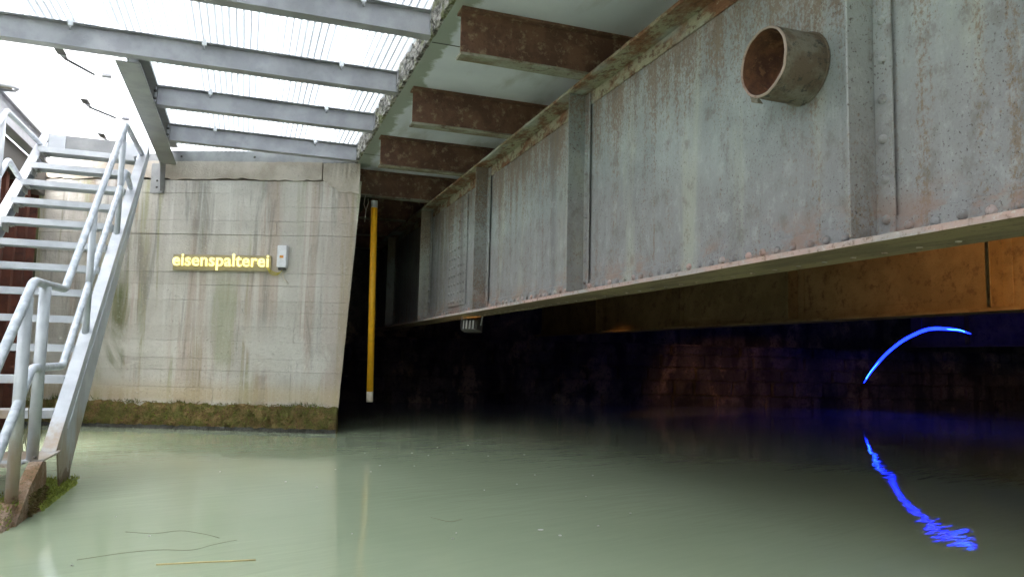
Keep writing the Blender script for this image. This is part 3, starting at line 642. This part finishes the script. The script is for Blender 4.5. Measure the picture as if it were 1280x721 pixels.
# ------------------------------------------------------------------ steel stair
st = thing('steel_stair', 'galvanised open-tread steel stair with pipe railing climbing to the hatch', 'stair', (-1.5, 5.4, .2))
XR, XL = -1.09, -1.97
def tread_pt(k): return 5.55+.2375*k, .50+.2115*k
def stringer(x0, x1, inner):
    # channel: web plate plus two flanges following the slope
    ya, za, yb, zb_ = 5.30, .27, 8.62, 3.10; sl = (zb_-za)/(yb-ya); dpt = .24
    lo = -.05; yl = ya
    mb = MB(); mb.prism([(5.36, za+.02), (yb, zb_-.03), (yb, zb_-.17), (5.80, .10), (5.74, -.12), (5.56, -.12)], 'x', x0, x1); 
    return mb.obj('stringer', M['stair'], st), sl
for nm, xa, xb, fx in (('r', -1.058, -1.05, (-1.125, -1.045)), ('l', -2.03, -2.022, (-2.035, -1.955))):
    s_, sl = stringer(xa, xb, 0)
    mb = MB(); u = Vector((0, 1, sl)).normalized(); nrm = Vector((0, -u.z, u.y)); A = Vector((0, 5.30, .262)); B = Vector((0, 8.60, .262+sl*3.30))
    for off_ in (0, -.115):
        a_ = A+nrm*off_; b_ = B+nrm*off_
        if off_ < 0: a_ = a_+u*.30
        mb.hexa([Vector((fx[0], 0, 0))+a_, Vector((fx[1], 0, 0))+a_, Vector((fx[1], 0, 0))+b_, Vector((fx[0], 0, 0))+b_]+[Vector((fx[0], 0, 0))+a_+nrm*.010, Vector((fx[1], 0, 0))+a_+nrm*.010, Vector((fx[1], 0, 0))+b_+nrm*.010, Vector((fx[0], 0, 0))+b_+nrm*.010])
    mb.obj('stringer_flange', M['stair'], st)
TR = MB(); TR.box(-.416, .416, 0, .235, -.012, 0, .002); TR.box(-.416, .416, -.004, -.0005, -.05, .001); TR.box(-.416, .416, .2355, .239, -.04, 0)
for k in range(11): TR.box(-.414, .414, .02+k*.02, .023+k*.02, -.035, -.0125)
tre = TR.mesh('tread', M['stair'])
brm = MB(); brm.box(0, .05, .03, .2, -.055, -.05); brm.box(0, .006, .03, .2, -.11, -.056); brm.dome((.03, .06, -.055), .013, .012, (0, 0, -1), 6); brm.dome((.03, .16, -.055), .013, .012, (0, 0, -1), 6)
brm = brm.mesh('tread_bracket', M['trimmer'])
for k in range(12):
    y, z = tread_pt(k); t_ = inst(tre, 'tread', st, (-1.545, y, z))
    inst(brm, 'tread_bracket', t_, (-1.953, y, z)); 
y, z = tread_pt(12)
mb = MB(); mb.box(-1.95, -1.13, 8.45, 8.462, 2.87, 3.03, .002); hd = mb.obj('header_plate', M['trimmer'], st)
for x in (-1.87, -1.20): mb = MB(); mb.box(x-.075, x+.075, 8.436, 8.4495, 2.885, 3.02, .002); mb.obj('header_lug', M['stair'], hd)
# landing with grating, lower flight stub
mb = MB(); mb.box(-1.95, -1.13, 4.80, 5.42, .245, .251)
for k in range(30): mb.box(-1.95, -1.13, 4.81+k*.02, 4.813+k*.02, .2515, .262)
for k in range(40): mb.box(-1.95+k*.0205, -1.947+k*.0205, 4.80, 5.42, .2525, .260)
mb.obj('landing_grating', M['stair'], st)
mb = MB(); mb.prism([(4.92, .268), (5.38, .268), (5.38, .258), (4.92, .258)], 'x', -1.135, -1.03); mb.obj('landing_edge', M['stair'], st)
mb = MB(); mb.prism([(4.36, -.25), (4.46, .02), (4.68, .16), (4.90, .262), (5.00, .25), (5.035, .15), (4.98, .02), (4.93, -.25)], 'x', -1.095, -1.03); fo = mb.obj('foot_plate', M['foot'], st)
mb = MB(); mb.prism([(4.55, -.25), (4.62, .03), (4.90, .262), (5.00, .25), (4.93, -.25)], 'x', -2.04, -1.975); mb.obj('foot_plate', M['foot'], st)
for k in range(1): mb = MB(); mb.box(-1.97, -1.10, 4.58, 4.80, .03, .045, .002); mb.obj('tread', M['foot'], st)
mb = MB(); bm = mb.bm; rows = []
for i in range(31):
    y = 4.22+.60*i/30; row = []
    for j in range(25):
        x = -1.92+.90*j/24; e = .022*noise.noise(Vector((x*11, y*11, 2)))+.014*noise.noise(Vector((x*34, y*34, 5)))
        zz = -.06+.15*min(1, (y-4.22)/.25)*min(1, max(0, 4.84-y)/.12)+e
        row.append(bm.verts.new((x, y, zz if 0 < j < 24 else -.15)))
    rows.append(row)
for a_, b_ in zip(rows, rows[1:]):
    for j in range(24): f = bm.faces.new([a_[j], b_[j], b_[j+1], a_[j+1]]); f.smooth = True
mb.obj('mossy_foot', M['foot'], st)['kind'] = 'stuff'
def mg():
    x, y = random.uniform(-1.9, -1.03), random.uniform(4.26, 4.8)
    return Vector((x, y, -.06+.15*min(1, (y-4.22)/.25)*min(1, max(0, 4.84-y)/.12)+.004)), Vector((random.uniform(-.6, .8), random.uniform(-.8, .3), 1)), random.uniform(.01, .028), .004
blades('moss_fronds', M['moss2'], st, 900, mg)
# footing beam at the waterline
ft = thing('stair_footing', 'mossy beam lying at the waterline under the foot of the stair', 'footing', (-1.4, 5.3, -.1))
mb = MB(); mb.box(-1.30, -.995, 4.82, 5.80, -.25, .012, .02); mb.obj('beam', M['foot'], ft)
mb = MB(); bm = mb.bm; rows = []
for i in range(41):
    y = 4.83+.96*i/40; row = []
    for j in range(13):
        x = -1.295+.31*j/12; e = .02*noise.noise(Vector((x*14, y*14, 0)))+.012*noise.noise(Vector((x*45, y*45, 3)))
        zz = .03+e if 0 < j < 12 else -.02
        row.append(bm.verts.new((x+(.014*noise.noise(Vector((y*18, 4, 4))) if j == 12 else 0), y, zz)))
    rows.append(row)
for a_, b_ in zip(rows, rows[1:]):
    for j in range(12): f = bm.faces.new([a_[j], b_[j], b_[j+1], a_[j+1]]); f.smooth = True
mb.obj('moss_mat', M['moss2'], ft)['kind'] = 'stuff'
def mt():
    return Vector((random.uniform(-1.28, -.985), random.uniform(4.84, 5.8), random.uniform(.02, .045))), Vector((random.uniform(-.6, .8), random.uniform(-.8, .3), 1)), random.uniform(.01, .03), .003
blades('moss_fronds', M['moss2'], ft, 1500, mt)
def mf():
    return Vector((-1.028, random.uniform(4.66, 5.02), random.uniform(-.03, .12))), Vector((1, random.uniform(-.6, .6), random.uniform(-1, .4))), random.uniform(.01, .025), .004
blades('moss_fronds', M['moss'], st, 700, mf)
# railing
def bend(pts, r=.05, n=5):
    pts = [Vector(p) for p in pts]; out = [pts[0]]
    for i in range(1, len(pts)-1):
        p = pts[i]; a_ = (pts[i-1]-p); b_ = (pts[i+1]-p); k = min(r, a_.length*.45, b_.length*.45); A = p+a_.normalized()*k; B = p+b_.normalized()*k
        for q in range(n+1): t = q/n; out.append(A*(1-t)**2+p*2*t*(1-t)+B*t*t)
    out.append(pts[-1]); return out
def rail(name, x, pts, r=.024): mb = MB(); mb.tube(bend([(x, y, z) for y, z in pts]), r, 12); return mb.obj(name, M['pipegalv'], st)
for x in (XR, -2.0):
    rail('handrail', x, [(8.45, 2.905), (7.27, 2.895), (5.42, 1.272), (4.67, 1.258), (3.30, .07)])
    rail('mid_rail', x, [(7.80, 2.43), (7.43, 2.51), (5.52, .785), (4.78, .785), (3.75, -.06)])
for x in (XR+.0, -2.0):
    for y, z0, z1, r in ((4.93, .255, 1.25, .031), (4.57, .03, 1.165, .031), (6.16, .93, 1.93, .024), (7.20, 1.80, 2.83, .024)):
        mb = MB(); mb.tube([(x-.001, y+.02, z0), (x, y, z1)], r, 12); p_ = mb.obj('post', M['stair'], st)
        mb = MB(); mb.dome((x+.02, y-.02, z0+.03), .009, .008, (.6, -1, 0), 6); mb.obj('post_bolt', M['dark'], p_)
# hanging dry roots by the landing
t = thing('dry_roots', 'thin dry root strands hanging beside the stair railing', 'roots', (-1.2, 5.35, .9))
for k in range(6):
    x, y = -1.18+random.uniform(-.03, .03), 5.25+random.uniform(-.05, .05); pts = [(x, y, .80)]; z = .80
    while z > random.uniform(.25, .42): z -= .04; x += random.uniform(-.012, .012); y += random.uniform(-.012, .012); pts.append((x, y, z))
    mb = MB(); mb.tube(pts, .0028, 5); mb.obj('root_strand', M['twig'], t)

# ------------------------------------------------------------------ sheet piles to the left of the wall
t = thing('sheet_pile_wall', 'dark red-brown rusted sheet pile wall behind the stair', 'pile wall', (-2.5, 6.5, 0))
PM = MB(); bm = PM.bm; prof = [(0, 0), (-.05, 0), (-.12, -.16), (-.30, -.16), (-.37, 0), (-.42, 0)]
A = [[bm.verts.new((q, p, z_)) for p, q in prof]+[bm.verts.new((q-.012, p, z_)) for p, q in prof[::-1]] for z_ in (-.4, 2.72)]; n = len(A[0])
for i in range(n): bm.faces.new([A[0][i], A[0][(i+1) % n], A[1][(i+1) % n], A[1][i]])
for q in range(5): bm.faces.new([A[1][q], A[1][q+1], A[1][n-2-q], A[1][n-1-q]])
PM = PM.mesh('pile', M['pile'])
for k in range(5): inst(PM, 'pile', t, (-2.42, 10.30-k*.42, 0))
mb = MB(); mb.box(-2.72, -2.36, 8.1, 10.32, 2.722, 3.015, .01); mb.obj('sky_block_capping', M['dark'], t)  # raised as a dark block to shut out sky in the black gap

# ------------------------------------------------------------------ neon sign and transformer box
sg = thing('neon_sign', 'yellow neon sign reading eisenspalterei on a board fixed to the concrete wall', 'sign', WP(1.45, 1.84))
mb = MB(); A = WP(.905, 1.845, .008); 
mb.hexa([WP(.905, 1.845, .008), WP(2.09, 1.845, .008), WP(2.09, 1.845, .03), WP(.905, 1.845, .03), WP(.905, 2.035, .008), WP(2.09, 2.035, .008), WP(2.09, 2.035, .03), WP(.905, 2.035, .03)], .003); mb.obj('backboard', M['board'], sg)
cu = bpy.data.curves.new('lettering', 'FONT'); cu.body = 'eisenspalterei'; cu.size = .20; cu.extrude = .005; cu.bevel_depth = .002; cu.offset = .001; cu.space_character = 1.05; cu.resolution_u = 4
to = bpy.data.objects.new('lettering_source', cu); COL.objects.link(to); bpy.context.view_layer.update()
me = bpy.data.meshes.new_from_object(to.evaluated_get(bpy.context.evaluated_depsgraph_get())); bpy.data.objects.remove(to)
xs = [v.co.x for v in me.vertices]; wd = max(xs)-min(xs); kx = 1.155/wd
rot = Matrix((WALLD, Vector((0, 0, 1)), WALLN)).transposed().to_4x4()
me.transform(Matrix.Diagonal((kx, 1.04, 1, 1))); me.transform(Matrix.Translation((-min(xs)*kx, 0, 0))); me.transform(rot)
me.transform(Matrix.Translation(WP(.918, 1.90, .062)-worldloc(sg))); me.materials.clear(); me.materials.append(M['neon']); me.name = 'lettering'
o = bpy.data.objects.new('lettering', me); COL.objects.link(o); o.parent = sg
for q in range(12): mb = MB(); mb.tube([WP(.97+q*.095, 1.94, .025), WP(.97+q*.095, 1.94, .06)], .005, 6); mb.obj('tube_support', M['offwhite'], sg)
bx = thing('transformer_box', 'white transformer box on the concrete wall beside the neon sign', 'box', WP(2.21, 1.9))
def wbox(s0, s1, z0, z1, o0, o1, name, mat, par, bev=.004): mb = MB(); mb.hexa([WP(s0, z0, o0), WP(s1, z0, o0), WP(s1, z0, o1), WP(s0, z0, o1), WP(s0, z1, o0), WP(s1, z1, o0), WP(s1, z1, o1), WP(s0, z1, o1)], bev); return mb.obj(name, mat, par)
hb = wbox(2.17, 2.285, 1.895, 2.155, .006, .075, 'housing', M['white'], bx, .008)
wbox(2.205, 2.25, 2.005, 2.035, .0755, .077, 'sticker', M['orange'], hb, 0)
wbox(2.185, 2.27, 1.865, 1.894, .02, .06, 'cable_gland', M['dark'], hb, .004)
ca = thing('sign_cable', 'thin yellowish cable looping between the neon sign and the white box', 'cable', WP(2.1, 1.8))
for q, dz in enumerate((0, .018, -.02)):
    pts = [WP(2.05, 1.90, .05), WP(2.08, 1.85+dz, .04), WP(2.12, 1.825+dz, .03), WP(2.17, 1.82+dz*.6, .03), WP(2.215, 1.845, .035), WP(2.225, 1.868, .04)]
    mb = MB(); mb.tube(bend(pts, .03, 3), .005, 6); mb.obj('strand', M['cable'], ca)
mb = MB(); mb.tube(bend([WP(2.24, 1.867, .04), WP(2.235, 1.80, .03), WP(2.26, 1.75, .02), WP(2.30, 1.72, .012)], .03, 3), .005, 6); mb.obj('loose_end', M['offwhite'], ca)

# ------------------------------------------------------------------ hanging yellow pole
t = thing('hanging_pole', 'long yellow pole with white lower end hanging under the slab', 'pole', (1.45, 9.03, .35))
A, B = Vector((1.412, 9.03, 2.775)), Vector((1.453, 9.03, .345))
def at(f): return A.lerp(B, f)
mb = MB(); mb.tube([at(.035), at(.95)], .040, 20); mb.obj('shaft', M['yellow'], t)
mb = MB(); mb.tube([at(.95), at(1)], .0402, 20); mb.obj('white_end', M['offwhite'], t)
mb = MB(); mb.tube([at(0), at(.035)], .0415, 20); mb.obj('top_cap', M['grey'], t)
mb = MB(); mb.tube([at(.002), (1.411, 9.05, 2.835)], .004, 6); mb.obj('hanging_wire', M['twig'], t)
t = thing('wire_scrap', 'bent thin wire scrap hanging beside the top of the yellow pole', 'wire', (1.30, 9.05, 2.83))
mb = MB(); mb.tube([(1.30, 9.03, 2.835), (1.285, 9.02, 2.72), (1.31, 9.0, 2.64), (1.30, 9.0, 2.5)], .004, 5); mb.obj('strand', M['offwhite'], t)
mb = MB(); mb.tube([(1.31, 9.0, 2.64), (1.335, 9.0, 2.74), (1.33, 9.0, 2.79)], .004, 5); mb.obj('branch', M['offwhite'], t)

# ------------------------------------------------------------------ floodlights
def flood(label, p, yaw, tilt, lit=None):
    """body looks along local -Y"""
    t = thing('floodlight', label, 'floodlight', p); rt_ = (tilt, 0, yaw)
    t.rotation_euler = rt_
    def lp(mb, name, mat, par): 
        me_ = mb.mesh(name, mat); o = bpy.data.objects.new(name, me_); COL.objects.link(o); o.parent = par; return o
    mb = MB(); mb.hexa([(-.12, -.05, -.075), (.12, -.05, -.075), (.10, .05, -.055), (-.10, .05, -.055), (-.12, -.05, .075), (.12, -.05, .075), (.10, .05, .055), (-.10, .05, .055)], .006); b_ = lp(mb, 'housing', M['dark'], t)
    mb = MB(); mb.box(-.105, .105, -.056, -.0505, -.062, .062); lp(mb, 'lens', M['warm'] if lit else M['glass'], b_)
    mb = MB(); mb.box(-.07, .07, .0505, .056, -.045, .045); lp(mb, 'back_plate', M['grey'], b_)
    for k in range(5): mb = MB(); mb.box(-.09+k*.043, -.084+k*.043, .0565, .075, -.05, .05); lp(mb, 'cooling_fin', M['dark'], b_)
    mb = MB(); mb.tube([(-.125, 0, 0), (-.135, 0, .09), (-.13, 0, .115), (.13, 0, .115), (.135, 0, .09), (.125, 0, 0)], .008, 6); lp(mb, 'yoke', M['purlin'], t)
    if lit:
        ld = bpy.data.lights.new('floodlight_beam', 'SPOT'); ld.energy = lit[0]; ld.spot_size = lit[1]; ld.spot_blend = 1; ld.color = (1, .47, .14); ld.shadow_soft_size = .06
        lo = bpy.data.objects.new('floodlight_beam', ld); COL.objects.link(lo); lo.parent = t; lo.location = (0, -.075, 0); lo.rotation_euler = (R(90), 0, 0)
        lo.rotation_euler = Vector((0, -1, 0)).to_track_quat('-Z', 'Z').to_euler()
    return t

def aim(p, q):
    d = (Vector(q)-Vector(p)).normalized(); return math.atan2(d.x, -d.y), math.asin(-d.z) 
p = (2.31, 7.75, 1.245); ya, ti = aim(p, (9.4, 13.3, .25)); flood('small floodlight hanging below the flange of the large girder', p, ya, ti, (85, R(20)))
p = (2.46, 1.3, 1.47); ya, ti = aim(p, (5.5, 3.2, 2.0)); flood('warm orange floodlight on the back of the large girder near the pipe', p, ya, ti, (62, R(64)))

# ------------------------------------------------------------------ blue light arc
t = thing('light_arc', 'curved blue line of light under the bridge, built as a glowing tube', 'neon light', (10.4, 9.4, .6))  # drawn line of light, given a tube body and wires
P = [Vector(p) for p in ((12.054, 12.088, .572), (11.715, 11.539, .825), (11.257, 10.797, 1.102), (10.724, 9.934, 1.329), (10.264, 9.189, 1.45), (9.9, 8.601, 1.498), (9.511, 7.97, 1.466), (9.273, 7.586, 1.424), (9.084, 7.279, 1.367))]
def arcpt(f):
    q = f*(len(P)-1); i = min(int(q), len(P)-2); u = q-i; a_, b_, c_, d_ = P[max(i-1, 0)], P[i], P[i+1], P[min(i+2, len(P)-1)]
    return .5*((2*b_)+(c_-a_)*u+(2*a_-5*b_+4*c_-d_)*u*u+(3*b_-a_-3*c_+d_)*u**3)
pts = [arcpt(i/40) for i in range(41)]
mb = MB(); mb.tube(pts, [.007+.019*min(1, i/8)*(1 if i < 26 else max(0, (40-i)/14)) for i in range(41)], 12); mb.obj('halo_tube', M['blue'], t)  # wider tube stands for the halo around the light line
mb = MB(); mb.tube([p+Vector((-.024, -.015, .006*math.sin(i*.8))) for i, p in enumerate(pts[2:38])], .008, 8); mb.obj('bright_core', M['cyan'], t)
for i in (4, 22): mb = MB(); p = pts[i]; mb.tube([p, (p.x, p.y, 3.149)], .003, 5); mb.obj('hanging_wire', M['black'], t)

# ------------------------------------------------------------------ floating bits
random.seed(77)
def strand(label, name, pts, r, mat): mb = MB(); mb.tube(bend([(x, y, .003) for x, y in pts], .06, 5), r, 5); return tag(mb.obj(name, mat, None, (pts[0][0], pts[0][1], 0)), label, name.split('_')[-1])
strand('long pale straw floating on the green water', 'floating_straw', [(-.297, 3.54), (-.15, 3.535), (.0, 3.52), (.10, 3.513)], .0035, M['straw'])
strand('dark thin weed stem drifting on the water beside the straw', 'drifting_weed', [(-.62, 3.70), (-.45, 3.78), (-.3, 3.80), (-.17, 3.74), (-.08, 3.84), (.02, 3.9)], .001, M['twig'])
strand('forked thin weed stem drifting near the stair foot', 'drifting_weed', [(-.50, 4.2), (-.36, 4.12), (-.25, 4.18), (-.12, 4.05), (-.06, 3.96)], .001, M['twig'])
strand('short thin twig drifting alone on the open water', 'drifting_weed', [(1.04, 4.18), (1.1, 4.06), (1.13, 4.04), (1.2, 4.1)], .001, M['twig'])
for k in range(30):
    if k < 8: x, y = ((1.533, 3.752), (1.583, 3.611), (1.909, 6.897), (1.532, 6.958), (1.105, 7.027), (1.878, 3.765), (.566, 3.9), (1.079, 3.79))[k]
    else: x, y = random.uniform(-.7, 3.0), random.uniform(3.3, 7.5)
    r = random.uniform(.003, .007) if k > 1 else .012; mb = MB(); n = 7; a_ = random.uniform(0, 6)
    ptsf = [(x+r*random.uniform(.5, 1.6)*math.cos(a_+i*2*math.pi/n), y+r*random.uniform(.5, 1.2)*math.sin(a_+i*2*math.pi/n)) for i in range(n)]
    mb.prism(ptsf, 'z', -.002, .004); tag(mb.obj('floating_fleck', M['foam'], None, (x, y, 0)), 'tiny pale fleck floating on the green water', 'fleck', 'pale flecks on the water')
